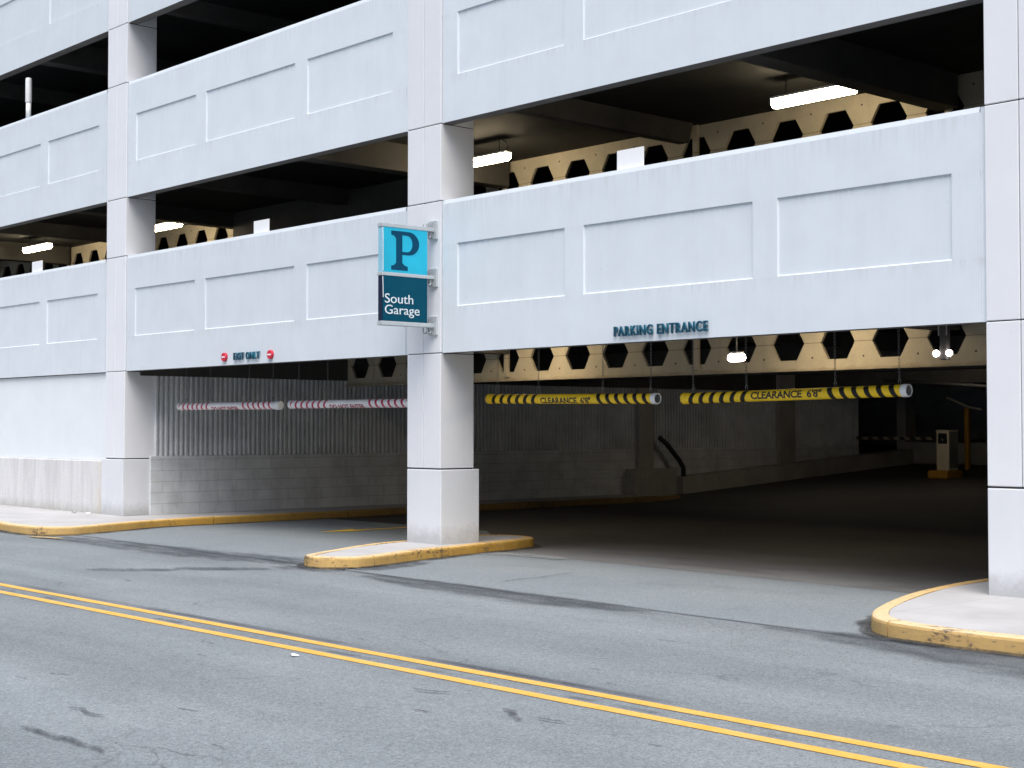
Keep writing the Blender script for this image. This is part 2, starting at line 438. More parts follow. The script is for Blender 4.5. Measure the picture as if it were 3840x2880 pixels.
def tag(o, label=None, cat=None, group=None, kind=None):
    if label: o['label'] = label
    if cat: o['category'] = cat
    if group: o['group'] = group
    if kind: o['kind'] = kind
    return o
def empty(name, loc, label, cat, group=None, rz=0):
    o = bpy.data.objects.new(name, None); COL.objects.link(o)
    o.location = loc; o.rotation_euler = (0, 0, rz); o.empty_display_size = .3
    return tag(o, label, cat, group)
def copy_tree(o, parent=None):
    c = o.copy(); COL.objects.link(c); c.parent = parent
    for ch in list(o.children): copy_tree(ch, c)
    return c
def lathe_x(m, prof, n=28, cap0=False, cap1=False):
    """profile of (x, radius) turned about the x axis"""
    rings = [[m.bm.verts.new((x, r * cos(2 * pi * k / n), r * sin(2 * pi * k / n))) for k in range(n)] for x, r in prof]
    for q in range(len(rings) - 1):
        for k in range(n):
            f = m.bm.faces.new((rings[q][k], rings[q][(k + 1) % n], rings[q + 1][(k + 1) % n], rings[q + 1][k])); f.smooth = True
    if cap0: m.bm.faces.new(rings[0][::-1])
    if cap1: m.bm.faces.new(rings[-1])
    return m
def text_mesh(txt, size, extrude=0.0, offset=0.0, align='LEFT', spacing=1.0, line=1.0):
    cu = bpy.data.curves.new('lettering', 'FONT')
    cu.body = txt; cu.size = size; cu.extrude = extrude; cu.offset = offset; cu.align_x = align
    cu.space_character = spacing; cu.space_line = line; cu.resolution_u = 5
    ob = bpy.data.objects.new('lettering', cu); COL.objects.link(ob)
    dg = bpy.context.evaluated_depsgraph_get(); dg.update()
    me = bpy.data.meshes.new_from_object(ob.evaluated_get(dg))
    bpy.data.objects.remove(ob); bpy.data.curves.remove(cu)
    return me
def fit_mesh(me, w_, h_):
    """scale a flat lettering mesh to width w_ and height h_, lower left corner at 0,0"""
    xs = [v.co.x for v in me.vertices]; ys = [v.co.y for v in me.vertices]
    x0, x1, y0, y1 = min(xs), max(xs), min(ys), max(ys)
    for v in me.vertices:
        v.co.x = (v.co.x - x0) / (x1 - x0) * w_; v.co.y = (v.co.y - y0) / (y1 - y0) * h_
    return me
def link_mesh(name, me, mats, parent=None, loc=(0, 0, 0), mtx=None):
    me.name = name
    me.materials.clear()
    for q in (mats if isinstance(mats, (list, tuple)) else [mats]): me.materials.append(q)
    if mtx is not None: me.transform(mtx)
    o = bpy.data.objects.new(name, me); COL.objects.link(o); o.location = loc; o.parent = parent
    return o
FRONT = Matrix(((1, 0, 0, 0), (0, 0, -1, 0), (0, 1, 0, 0), (0, 0, 0, 1)))   # lettering lying in XY -> facing the street (-Y)
SIDE = Matrix(((0, 0, 1, 0), (1, 0, 0, 0), (0, 1, 0, 0), (0, 0, 0, 1)))     # lettering -> facing +X, reading along +Y

# ---------------------------------------------------------------- levels
B = 9.14; CW = .744; CD = .60
Z1, Z2, Z3, Z4, Z5, Z6 = 2.668, 4.798, 5.885, 8.025, 9.135, 11.27
ZJ = 1.04
ROAD, FLOOR = -.14, -.136
SPANS = [(Z1, Z2), (Z3, Z4), (Z5, Z6)]
BAYS = [-27.42, -18.28, -9.14, 0.0, 9.14, 18.28]

# ---------------------------------------------------------------- ground
g = MB(); g.quad((-400, -400, ROAD - .008), (400, -400, ROAD - .008), (400, 400, ROAD - .008), (-400, 400, ROAD - .008))
tag(g.build('ground', M['apron']), kind='structure')
g = MB(); g.quad((-120, -11.5, ROAD), (120, -11.5, ROAD), (120, -1.0, ROAD), (-120, -1.0, ROAD))
tag(g.build('road', M['road']), kind='structure')
# the apron, laid as a sheet with a ragged street edge
g = MB()
edge = []
x = -8.0
while x < 10.2:
    yc = -2.02 + (x + 6) / 15 * -.56
    edge.append((x, yc + random.uniform(-.012, .012), ROAD + .004)); x += .22
g.bm.faces.new([g.bm.verts.new(p) for p in edge + [(10.2, .545, ROAD + .004), (.3, .935, ROAD + .004), (-.1, 1.9, ROAD + .0058), (-2.4, 3.6, ROAD + .0075), (-8.0, 3.6, ROAD + .0075)]])
tag(g.build('apron', M['apron']), kind='structure')
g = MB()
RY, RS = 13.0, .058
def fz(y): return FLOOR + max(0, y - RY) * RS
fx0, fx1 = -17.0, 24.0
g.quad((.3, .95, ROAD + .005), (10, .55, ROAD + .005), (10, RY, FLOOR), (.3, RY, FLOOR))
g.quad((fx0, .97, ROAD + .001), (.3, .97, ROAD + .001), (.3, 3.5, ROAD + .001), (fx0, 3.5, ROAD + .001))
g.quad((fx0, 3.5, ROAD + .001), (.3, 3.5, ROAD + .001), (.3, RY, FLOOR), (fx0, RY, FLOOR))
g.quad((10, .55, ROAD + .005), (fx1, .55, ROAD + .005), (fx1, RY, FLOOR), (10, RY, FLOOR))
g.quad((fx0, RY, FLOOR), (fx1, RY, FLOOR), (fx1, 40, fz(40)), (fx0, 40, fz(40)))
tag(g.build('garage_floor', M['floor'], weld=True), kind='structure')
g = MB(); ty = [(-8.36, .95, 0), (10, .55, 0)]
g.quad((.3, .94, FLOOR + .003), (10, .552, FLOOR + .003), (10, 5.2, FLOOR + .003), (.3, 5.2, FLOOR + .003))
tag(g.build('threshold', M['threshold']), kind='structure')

def strip(name, pts, w_, mat, z, jitter=0):
    m = MB()
    n_ = len(pts)
    L_, Rr = [], []
    for i in range(n_):
        a_ = Vector(pts[max(i - 1, 0)]); b_ = Vector(pts[min(i + 1, n_ - 1)])
        t = (b_ - a_).normalized(); nn = Vector((-t.y, t.x))
        ww = w_ * .5 + random.uniform(-jitter, jitter)
        p = Vector(pts[i])
        L_.append(m.bm.verts.new((p.x + nn.x * ww, p.y + nn.y * ww, z))); ww = w_ * .5 + random.uniform(-jitter, jitter)
        Rr.append(m.bm.verts.new((p.x - nn.x * ww, p.y - nn.y * ww, z)))
    for i in range(n_ - 1): m.bm.faces.new((L_[i], Rr[i], Rr[i + 1], L_[i + 1]))
    return m.build(name, mat)
for yy in (-6.18, -6.50):
    pts = [(-60 + i * .5, yy + random.uniform(-.003, .003)) for i in range(260)]
    tag(strip('centre_line', pts, .112, M['line'], ROAD + .004, .004), kind='structure')
def smooth_poly(pts, n=6, closed=False):
    out = []
    P = [Vector(p) for p in pts]
    k = len(P)
    rng = range(k if closed else k - 1)
    for i in rng:
        p0 = P[(i - 1) % k] if closed or i > 0 else P[i]
        p1 = P[i]; p2 = P[(i + 1) % k]
        p3 = P[(i + 2) % k] if closed or i + 2 < k else p2
        for q in range(n):
            t = q / n
            out.append(.5 * ((2 * p1) + (p2 - p0) * t + (2 * p0 - 5 * p1 + 4 * p2 - p3) * t * t + (3 * p1 - p0 - 3 * p2 + p3) * t ** 3))
    if not closed: out.append(P[-1])
    return out
def worn_sheet(name, col, soft, cover=1.0, wsc=(1.6, 6.0, 3.0)):
    n = N(name); p = n.pos()
    at = n.t.nodes.new("ShaderNodeAttribute"); at.attribute_name = 'body'
    v = n.math('ADD', at.outputs['Fac'], n.math('MULTIPLY', n.math('SUBTRACT', n.noise(p, 1, 7, .75, sc=wsc), .5), 3.2))
    n.link(n.math('MULTIPLY', n.ramp(v, .35, .35 + soft, 0, cover), n.ramp(n.noise(p, 45, 3, .75), .32, .58, .35, 1)), n.b.inputs['Alpha'])
    c = n.mul(col, n.ramp(n.noise(p, 75, 2, .7), .28, .72, .6, 1.4))
    return n.done(c, .7, spec=.35)
M['tar'] = worn_sheet('tar_sealed_asphalt', (.055, .063, .076), 1.0, .74)
M['scar'] = worn_sheet('worn_scar', (.05, .05, .058), .8, .7, (9.0, 22.0, 3.0))
M['dirt'] = worn_sheet('gutter_dirt_shading', (.045, .045, .045), .8, .9, (3.0, 3.0, 3.0))  # gutter dirt with contact shading along the kerb feet painted in
M['spill'] = worn_sheet('spilt_concrete', (.36, .38, .39), .6, .6)
M['oldpaint'] = worn_sheet('old_yellow_paint', (.50, .36, .16), .3)
LIFT = [0]
def patch(name, pts, mat, bend=False):
    """worn sheet lying on the asphalt along (x, y, width); its edge frays by noise"""
    LIFT[0] += 1
    z = ROAD + .009 + .0007 * LIFT[0]
    P = [Vector((a_, b_)) for a_, b_, c_ in pts]
    P = smooth_poly(P, 5); W = smooth_poly([Vector((c_, 0)) for a_, b_, c_ in pts], 5)
    m = MB(); rows = []; val = []
    k = len(P)
    for i in range(k):
        t = (P[min(i + 1, k - 1)] - P[max(i - 1, 0)]).normalized()
        nn = Vector((-t.y, t.x)) if bend or abs(t.x) > .5 else Vector((1, 0))
        ww = max(W[i].x, .02) * .75
        end = 0 if i in (0, k - 1) else (.7 if i in (1, k - 2) else 1)
        row = []
        for f, b_ in ((-1, 0), (-.45, 1), (.45, 1), (1, 0)):
            row.append(m.bm.verts.new((P[i].x + nn.x * ww * f, P[i].y + nn.y * ww * f, z))); val.append(b_ * end)
        rows.append(row)
    for i in range(k - 1):
        for q in range(3): m.bm.faces.new((rows[i][q], rows[i][q + 1], rows[i + 1][q + 1], rows[i + 1][q]))
    o = m.build(name, M[mat])
    a_ = o.data.attributes.new('body', 'FLOAT', 'POINT')
    a_.data.foreach_set('value', val)
    return tag(o, kind='structure')
patch('tar_patch', [(-6.6, -2.62, .3), (-5.4, -2.5, .55), (-4.2, -2.45, .75), (-2.9, -2.42, .8), (-1.5, -2.36, .85), (-.4, -2.21, .85), (.75, -2.1, .7)], 'tar')
patch('tar_patch', [(.6, -2.62, .3), (1.1, -2.55, .5), (1.65, -2.3, .5), (1.72, -1.6, .45), (1.45, -.7, .3)], 'tar')
patch('tar_patch', [(2.3, -2.48, .2), (3.1, -2.58, .45), (3.98, -2.66, .6), (5.19, -2.72, .62), (6.22, -2.71, .5), (7.2, -2.64, .2)], 'tar')
patch('tar_patch', [(8.45, -2.7, .12), (9.03, -2.67, .28), (9.57, -2.70, .62), (10.04, -2.82, .62), (10.6, -2.95, .72), (11.5, -3.05, .85), (14, -3.1, .9)], 'tar')
patch('road_scar', [(-.6, -4.6, .2), (-.2, -4.4, .3), (.15, -4.0, .3), (.3, -3.8, .15)], 'tar')
patch('road_scar', [(.0, -3.8, .2), (.45, -3.45, .35), (.8, -3.1, .25), (1.0, -2.95, .1)], 'tar')
patch('road_scar', [(8.30, -9.49, .03), (8.5, -9.47, .05), (8.72, -9.475, .06), (8.9, -9.44, .075), (9.05, -9.46, .05), (9.2, -9.44, .05), (9.36, -9.47, .03)], 'scar')
patch('road_scar', [(7.98, -9.02, .03), (8.09, -8.97, .045), (8.17, -8.99, .03), (8.26, -9.005, .05), (8.42, -8.97, .03)], 'scar')
patch('road_scar', [(9.86, -7.02, .03), (9.98, -7.04, .05), (10.06, -7.12, .06), (10.14, -7.15, .04), (10.24, -7.2, .03)], 'scar')
patch('road_scar', [(10.22, -7.06, .02), (10.33, -7.05, .045), (10.46, -7.02, .03)], 'scar')
patch('road_scar', [(8.90, -6.99, .02), (9.08, -6.96, .04), (9.22, -6.87, .03)], 'scar')
patch('road_scar', [(4.10, -1.9, .03), (4.02, -1.5, .035), (4.03, -1.2, .03), (3.93, -.8, .035), (3.89, -.45, .03)], 'scar')
patch('concrete_spill', [(.95, .52, .5), (1.2, .64, .45), (1.7, .72, .3), (2.6, .70, .2)], 'spill')
patch('old_paint', [(-6.35, -2.8, .12), (-5.9, -2.68, .16), (-5.45, -2.6, .1)], 'oldpaint')
# yellow arrow in the exit lane, pointing to the street
m = MB()
ar = [(-4.04, 1.28), (-3.77, 2.05), (-3.95, 2.0), (-3.90, 3.35), (-4.06, 3.35), (-4.09, 2.08), (-4.27, 2.14)]
m.bm.faces.new([m.bm.verts.new((x, y, ROAD + .012)) for x, y in ar])
M['arrow'] = plain('fresh_yellow_paint', (.86, .56, .02), .6, 0, .2, 7)
tag(m.build('lane_arrow', M['arrow']), kind='structure')

def kerb(pts, inward, name='kerb', w_=.15, z1=.004, z0=ROAD - .03, seg=2.6, closed=False):
    """kerb stones following pts (outer foot); inward=+1 puts the stone to the left of the walking direction"""
    n_ = len(pts)
    prof = [(0, z0), (.004, z1 - .03), (.012, z1 - .010), (.03, z1), (w_, z1), (w_, z0)]
    rows = []
    dist = [0]
    for i in range(n_):
        if closed: a_, b_ = pts[(i - 1) % n_], pts[(i + 1) % n_]
        else: a_, b_ = pts[max(i - 1, 0)], pts[min(i + 1, n_ - 1)]
        t = (b_ - a_).normalized(); nn = Vector((-t.y, t.x)) * inward
        rows.append((pts[i], nn))
        if i: dist.append(dist[-1] + (pts[i] - pts[i - 1]).length)
    m = MB(); cur = None; last = 0
    idx = list(range(n_)) + ([0] if closed else [])
    for k_, i in enumerate(idx):
        p, nn = rows[i]
        dd = dist[i] if k_ < n_ else dist[-1] + .1
        ring = [m.bm.verts.new((p.x + nn.x * o_, p.y + nn.y * o_, z + .004 * sin(dd * 3.1 + o_))) for o_, z in prof]
        if cur is not None:
            if dd - last > seg and k_ < len(idx) - 2:      # an open joint between two stones
                last = dd
                t = (rows[i][0] - rows[idx[k_ - 1]][0]).normalized() * .022
                ring2 = [m.bm.verts.new(v.co - Vector((t.x, t.y, 0))) for v in ring]
                for q in range(len(prof) - 1): m.bm.faces.new((cur[q], cur[q + 1], ring2[q + 1], ring2[q]))
                m.bm.faces.new(ring2); m.bm.faces.new(ring[::-1])
                inner = [m.bm.verts.new(v.co) for v in ring]
                cur = inner; continue
            for q in range(len(prof) - 1): m.bm.faces.new((cur[q], cur[q + 1], ring[q + 1], ring[q]))
        cur = ring
    return tag(m.build(name, M['kerb']), kind='structure'), [p + nn * (w_ + .004) for p, nn in rows]
def slab(name, pts, z):
    m = MB()
    m.bm.faces.new([m.bm.verts.new((p[0], p[1], z)) for p in pts])
    bmesh.ops.triangulate(m.bm, faces=m.bm.faces)
    o = m.build(name, M['pavement'])
    me = o.data
    for p in me.polygons:
        if p.normal.z < 0: p.flip()
    return tag(o, kind='structure')

# left pavement: street edge, rounded corner, then back along the exit lane
lk = [(-60, -2.44), (-30, -2.44), (-12, -2.44), (-8.6, -2.46), (-7.3, -2.58), (-6.55, -2.5), (-6.26, -2.1), (-6.36, -1.6), (-6.68, -.75), (-7.0, .15), (-7.05, 2.0), (-7.1, 5.0), (-7.12, 8), (-7.15, 11), (-7.2, 14)]
lp = smooth_poly(lk, 7)
def gutter(pts, inward):
    off = []
    for i in range(0, len(pts), 2):
        t = (pts[min(i + 1, len(pts) - 1)] - pts[max(i - 1, 0)]).normalized()
        q = pts[i] - Vector((-t.y, t.x)) * inward * .045
        off.append((q.x, q.y, .13 + random.uniform(-.05, .06)))
    return off
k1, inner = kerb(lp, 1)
patch('gutter_dirt_shading', gutter(lp[14:], 1), 'dirt', True)
slab('pavement', inner + [Vector((-8.36, 14)), Vector((-8.36, .0)), Vector((-60, 0.3))], 0.0)
# traffic island round the middle column
isl = [(.70, -2.12), (.92, -2.40), (1.30, -2.40), (1.58, -2.02), (1.46, -1.42), (1.24, -.66), (1.0, .38), (.82, 1.35), (.62, 1.88), (.25, 2.06), (-.18, 1.92), (-.36, 1.45), (-.26, .25), (.06, -.95), (.46, -1.72)]
ip = smooth_poly(isl, 6, True)
k2, inner = kerb(ip, 1, seg=1.5, closed=True)
patch('gutter_dirt_shading', gutter(ip + ip[:2], 1), 'dirt', True)
slab('pavement', inner, 0.0)
# right pavement
rk = [(8.3, 14), (8.3, 6), (8.3, 1.6), (8.31, .75), (8.40, .12), (8.60, -.62), (8.86, -1.4), (9.14, -1.98), (9.52, -2.42), (10.1, -2.55), (11.5, -2.56), (20, -2.56), (60, -2.56)]
rp = smooth_poly(rk, 7)
k3, inner = kerb(rp, 1)
patch('gutter_dirt_shading', gutter(rp[:-12], 1), 'dirt', True)
slab('pavement', inner + [Vector((60, .3)), Vector((10.0, .3)), Vector((10.0, 14))], 0.0)

# ---------------------------------------------------------------- the garage building
garage = empty('parking_garage', (0, 0, 0), 'white precast concrete parking garage with open storeys and recessed spandrel panels along the street', 'building')

REC = [(1.088, 3.212), (3.546, 6.243), (6.586, 8.766)]     # recessed fields of one bay, from the column's left edge
def spandrel(x0, k):
    za, zb = SPANS[k]
    xa, xb = x0 + CW + .008, x0 + B - .008
    xs = [xa, xa + .04]
    for q in REC: xs += [x0 + q[0], x0 + q[1]]
    xs += [xb - .05, xb]
    zs = [za, za + .635, za + 1.507, zb - .055]
    m = MB(); bm = m.bm
    dep = {}
    nx, nz = len(xs) - 1, len(zs) - 1
    for i in range(nx):
        for j in range(nz):
            d = 0
            if j == 1 and i in (2, 4, 6): d = .022
            if i in (0, nx - 1): d = .018
            dep[i, j] = d
    def q4(*p): bm.faces.new([bm.verts.new(v) for v in p])
    for (i, j), d in dep.items():
        sl = .012 if d == .022 else 0   # splayed sides of the recess, deeper sill, sharp top lip
        ax, bx, az, bz = xs[i] + sl, xs[i + 1] - sl, zs[j] + sl * 1.0, zs[j + 1]
        q4((ax, d, az), (bx, d, az), (bx, d, bz), (ax, d, bz))
        if sl:
            X0, X1, A0, A1 = xs[i], xs[i + 1], zs[j], zs[j + 1]
            q4((X0, 0, A0), (X1, 0, A0), (bx, d, az), (ax, d, az)); q4((ax, d, bz), (bx, d, bz), (X1, 0, A1), (X0, 0, A1))
            q4((X0, 0, A0), (ax, d, az), (ax, d, bz), (X0, 0, A1)); q4((bx, d, az), (X1, 0, A0), (X1, 0, A1), (bx, d, bz))
    for j in range(nz):                                   # little returns of the end rebates
        for xx, in ((xs[1],), (xs[-2],)):
            q4((xx, 0, zs[j]), (xx, .018, zs[j]), (xx, .018, zs[j + 1]), (xx, 0, zs[j + 1]))
    zt = zs[-1]
    for i in range(nx):                                   # splayed coping, top, back, underside
        d = dep[i, nz - 1]
        q4((xs[i], d, zt), (xs[i + 1], d, zt), (xs[i + 1], max(d, .014), zb), (xs[i], max(d, .014), zb))
        q4((xs[i], .014, zb), (xs[i + 1], .014, zb), (xs[i + 1], .2, zb), (xs[i], .2, zb))
        q4((xs[i], .2, za), (xs[i + 1], .2, za), (xs[i + 1], .2, zb), (xs[i], .2, zb))
        q4((xs[i], dep[i, 0], za), (xs[i + 1], dep[i, 0], za), (xs[i + 1], .2, za), (xs[i], .2, za))
    for xx in (xs[0], xs[-1]):
        q4((xx, .018, za), (xx, .2, za), (xx, .2, zb), (xx, .018, zb))
    bmesh.ops.remove_doubles(bm, verts=bm.verts, dist=1e-5)
    o = m.build('spandrel_panel', [M['spandrel'], M['soffit']], garage)
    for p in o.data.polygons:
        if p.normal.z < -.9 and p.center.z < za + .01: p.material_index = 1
    return o
for x0 in BAYS[:-1]:
    for k in range(3): spandrel(x0, k)

def column(x0):
    m = MB()
    cuts = [ZJ + .014, Z1, Z2, Z3, Z4, Z5, Z6]
    for i in range(len(cuts) - 1):
        za, zb = cuts[i] + .006, cuts[i + 1] - .006
        h = x0 + .366
        m.box(x0, h - .004, -.012, CD, za, zb, .008)
        m.box(h + .004, x0 + CW, -.012, CD, za, zb, .008)
    c = m.build('column', M['column'], garage)
    m = MB(); m.box(x0 + .012, x0 + CW - .012, .003, CD - .015, ZJ - .02, Z6)
    m.build('joint_filler', M['seal'], c)
    m = MB()
    e = .09 if x0 < -1 else .0
    m.box(x0 - e, x0 + CW + .015, -.014 - e * .3, CD + .09 + e, -.02, ZJ, .010)
    m.build('plinth', M['plinth'], c)
for x0 in BAYS[1:]: column(x0)

# closed ground floor of the left bays: painted infill over a weathered stucco base
for x0 in BAYS[:2]:
    m = MB(); m.box(x0 + CW + .0, x0 + B - .002, .05, .25, ZJ - .03, Z1 - .012)
    wi = m.build('infill_wall', M['infill'], garage)
    m = MB(); m.box(x0 + CW + .02, x0 + B - .095, -.02, .22, -.02, ZJ - .034, .02)
    m.build('stucco_base', M['stucco'], wi)

# slabs, girders, ribs, hexagon beams
YH = 5.0
CE = [3.36, 6.47, 9.66]           # ceilings of the three storeys
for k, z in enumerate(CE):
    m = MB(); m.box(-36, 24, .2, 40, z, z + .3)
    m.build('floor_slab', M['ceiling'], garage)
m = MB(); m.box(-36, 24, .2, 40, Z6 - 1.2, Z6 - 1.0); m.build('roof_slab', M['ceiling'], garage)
GX = [-30.1, -21.05, -12.5, -3.45, 5.7, 14.8]
RX = [-25.6, -17.0, -8.05, 1.02, 10.2, 19.3]
GB = [2.96, 6.0, 9.16]
for k in range(3):
    for gx in GX:
        if k == 0 and gx == -12.5: continue
        m = MB(); m.box(gx - .17, gx + .17, .2, YH - .075, 6.14 if (k == 1 and gx == -12.5) else GB[k], CE[k] + .01, .015)
        m.build('girder', M['girder'], garage)
    for gx in RX:
        if k == 0 and gx < -8: continue
        m = MB(); m.prism([(gx - .20, .2, CE[k] + .005), (gx - .10, .2, CE[k] - .30), (gx + .10, .2, CE[k] - .30), (gx + .20, .2, CE[k] + .005)], (0, YH - .4 if k else 30, 0))
        m.build('ceiling_rib', M['girder'], garage)

HX0, HP = 2.904, .902             # one hexagon centre and the spacing
def hexbeam(xa, xb, zc, zb_, zt, mat):
    """concrete beam with a row of six-sided openings, as one pierced plate with flanges"""
    m = MB(); bm = m.bm
    hw, tw, hh = .305, .165, .25
    i0 = math.ceil((xa - HX0) / HP + .36); i1 = math.floor((xb - HX0) / HP - .36)
    def face(y, flip):
        def f(*p):
            v = [bm.verts.new((q[0], y, q[1])) for q in p]
            bm.faces.new(v if not flip else v[::-1])
        px = xa
        for i in range(i0, i1 + 1):
            c = HX0 + i * HP; l, r = c - HP / 2, c + HP / 2
            if i == i0: l = xa
            if i == i1: r = xb
            f((l, zb_), (c - tw, zb_), (c - tw, zc - hh), (c - hw, zc), (l, zc))
            f((l, zc), (c - hw, zc), (c - tw, zc + hh), (c - tw, zt), (l, zt))
            f((c - tw, zb_), (c + tw, zb_), (c + tw, zc - hh), (c - tw, zc - hh))
            f((c - tw, zc + hh), (c + tw, zc + hh), (c + tw, zt), (c - tw, zt))
            f((c + tw, zb_), (r, zb_), (r, zc), (c + hw, zc), (c + tw, zc - hh))
            f((c + hw, zc), (r, zc), (r, zt), (c + tw, zt), (c + tw, zc + hh))
    T = .05
    face(YH, False); face(YH + T, True)
    for i in range(i0, i1 + 1):
        c = HX0 + i * HP
        pts = [(c - tw, zc - hh), (c + tw, zc - hh), (c + hw, zc), (c + tw, zc + hh), (c - tw, zc + hh), (c - hw, zc)]
        for q in range(6):
            p0, p1 = pts[q], pts[(q + 1) % 6]
            bm.faces.new([bm.verts.new(v) for v in ((p0[0], YH, p0[1]), (p0[0], YH + T, p0[1]), (p1[0], YH + T, p1[1]), (p1[0], YH, p1[1]))])
    for xx in (xa, xb): bm.faces.new([bm.verts.new(v) for v in ((xx, YH, zb_), (xx, YH, zt), (xx, YH + T, zt), (xx, YH + T, zb_))])
    bm.faces.new([bm.verts.new(v) for v in ((xa, YH, zb_), (xb, YH, zb_), (xb, YH + T, zb_), (xa, YH + T, zb_))])
    bmesh.ops.remove_doubles(bm, verts=bm.verts, dist=1e-5)
    # bottom ledge and the form joint at mid height, bolt holes
    m.box(xa, xb, YH - .05, YH + T + .05, zb_ - .035, zb_ + .001 - .002)
    o = m.build('hexagon_beam', mat, garage)
    for i in range(i0, i1):
        c = HX0 + (i + .5) * HP
        if zc < 8 and c > -22 and c < 9: MB().tube([(c, YH - .004, zc + (.28 if zc > 5 else -.22)), (c, YH + .02, zc + (.28 if zc > 5 else -.22))], .016, 8).build('bolt_hole', M['dark'], o)
    return o
for k in range(3):
    zc = (2.885, 6.03, 9.2)[k]
    hexbeam(-8.36 if k == 0 else -35.5, 23.5, zc, zc - (.38 if k == 0 else .43), CE[k] + .005, M['beam'])
    for gx in ([-3.40, 1.13] if k == 0 else GX + [1.13]):
        m = MB(); m.box(gx - .05, gx + .05, YH - .07, YH - .004, zc - .34, CE[k] + .004, .01)
        m.build('pier', M['beam'], garage)
# dark stair core beside the pierced beam over the exit
m = MB(); m.box(-12.32, -5.3, YH - .3, YH - .08, CE[0] + .3, CE[1] - .01); m.build('core_wall', M['dark'], garage)
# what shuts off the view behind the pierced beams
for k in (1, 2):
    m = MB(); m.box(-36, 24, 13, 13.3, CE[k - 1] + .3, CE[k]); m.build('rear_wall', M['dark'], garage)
for k in range(3):
    for yb in (12.0, 20.0):
        if k and yb > 13: continue
        m = MB(); m.box(-8.34 if k == 0 else -36, 24, yb, yb + .4, CE[k] - .62, CE[k] + .01); m.build('cross_beam', M['girder'], garage)
m = MB(); m.box(-8.49, 24, 33, 33.4, -.1, CE[0]); m.build('rear_wall', M['girder'], garage)
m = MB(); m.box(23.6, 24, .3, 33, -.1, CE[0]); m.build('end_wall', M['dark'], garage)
for q in ((-17, -8.5, 33.0, 33.4), (-17, -16.6, 23.0, 32.99), (-16.59, -8.72, 22.8, 23.2)):
    m = MB(); m.box(*q, -.1, CE[0]); m.build('alcove_wall', M['ribbed'], garage)
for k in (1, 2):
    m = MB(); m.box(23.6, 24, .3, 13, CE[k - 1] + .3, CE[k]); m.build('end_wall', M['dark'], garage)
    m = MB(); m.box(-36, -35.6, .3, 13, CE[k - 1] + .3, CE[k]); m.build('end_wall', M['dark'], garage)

# ribbed side wall of the exit lane over a block base
m = MB(); bm = m.bm
WX = -8.36; y = .56; prof = []
while y < 23.0:
    if 13.65 < y < 14.2: y = 14.21
    p = .106 + random.uniform(-.004, .004)
    prof += [(WX - .055, y), (WX - .055, y + .036), (WX - .006, y + .044), (WX + random.uniform(0, .006), y + .058), (WX + random.uniform(-.002, .004), y + p - .014), (WX - .006, y + p - .005)]
    y += p
lo = [bm.verts.new((a_, b_, 1.095)) for a_, b_ in prof]; hi = [bm.verts.new((a_, b_, 2.60)) for a_, b_ in prof]
for i in range(len(prof) - 1): bm.faces.new((lo[i], lo[i + 1], hi[i + 1], hi[i]))
rw = m.build('ribbed_wall', M['ribbed'], garage)
m = MB(); m.box(-8.7, WX - .056, .5, 23.0, .0, 3.36); m.build('backing', M['dark'], rw)
m = MB(); m.box(-8.6, WX + .012, .5, 23.0, -.1, 1.095, .012); m.build('block_base', M['block'], garage)
m = MB(); m.box(-8.69, WX + .015, .3, 23.0, 2.59, 3.365, .01); m.build('wall_beam', M['girder'], garage)
m = MB(); m.box(-8.5, WX + .12, 13.68, 14.2, -.1, 2.6, .01); p_ = m.build('pilaster', M['pilaster'], garage)
m = MB(); m.box(-8.5, WX + .30, 13.3, 14.9, -.1, .62, .02); m.build('pilaster_base', M['pilaster'], p_)
for y0, y1 in ((19.2, 19.9), (25.2, 25.75)):
    m = MB(); m.box(-8.55, WX + .12, y0, y1, -.1, 3.36, .01); m.build('pilaster', M['pilaster'], garage)
# raised kerb-like ledge running up the ramp beside the wall
m = MB(); m.prism([(-8.4, 14.9, fz(14.9) - .1), (-8.4, 33, fz(33) - .1), (-8.4, 33, fz(33) + .42), (-8.4, 14.9, fz(14.9) + .42)], (.5, 0, 0))
m.build('ramp_ledge', M['pilaster'], garage)

# ---------------------------------------------------------------- projecting sign on the middle column
SX0, SX1, SY0, SY1 = .535, .640, -.945, -.165
sg = empty('projecting_sign', (.6, 0, 3.02), 'double sided blue P and South Garage sign projecting from the middle column', 'sign')
def sgp(m, name, mat, parent=None):
    o = m.build(name, mat, None, (.6, 0, 3.02))
    if parent is None or parent is sg: o.location = (0, 0, 0); o.parent = sg
    else: o.location = (0, 0, 0); o.parent = parent
    return o
RAILS = [(4.366, 4.420), (3.700, 3.748), (3.022, 3.080)]
for za, zb in RAILS:
    m = MB(); m.box(SX0 - .006, SX1 + .006, -.955, -.045, za, zb, .006)
    r_ = sgp(m, 'rail', M['rail'])
    m = MB()
    zc = (za + zb) / 2
    m.box(SX0 - .02, SX1 + .05, -.045, -.012, zc - .13, zc + .13, .004)
    br = sgp(m, 'bracket', M['rail'], r_)
    for xx in (SX0 + .012, SX1 - .012):                       # U-bolts clamping the rail
        m = MB(); m.tube([(xx, -.165, zc + .075), (xx, -.165, zc - .085), (xx, -.15, zc - .105), (xx, -.11, zc - .105), (xx, -.095, zc - .085), (xx, -.095, zc + .075)], .009, 6)
        sgp(m, 'u_bolt', M['galv'], r_)
        m = MB(); m.tube([(xx, -.07, zc - .115), (xx, -.07, zc + .1)], .007, 6); sgp(m, 'stud', M['galv'], r_)
m = MB(); m.box(SX0, SX1, -.935, SY1, 3.748, 4.366, .003); pp = sgp(m, 'blue_panel', M['cyan'])
m = MB(); m.box(SX0 + .004, SX1 - .012, -.944, -.9352, 3.75, 4.364); sgp(m, 'edge_strip', M['cyan_edge'], pp)
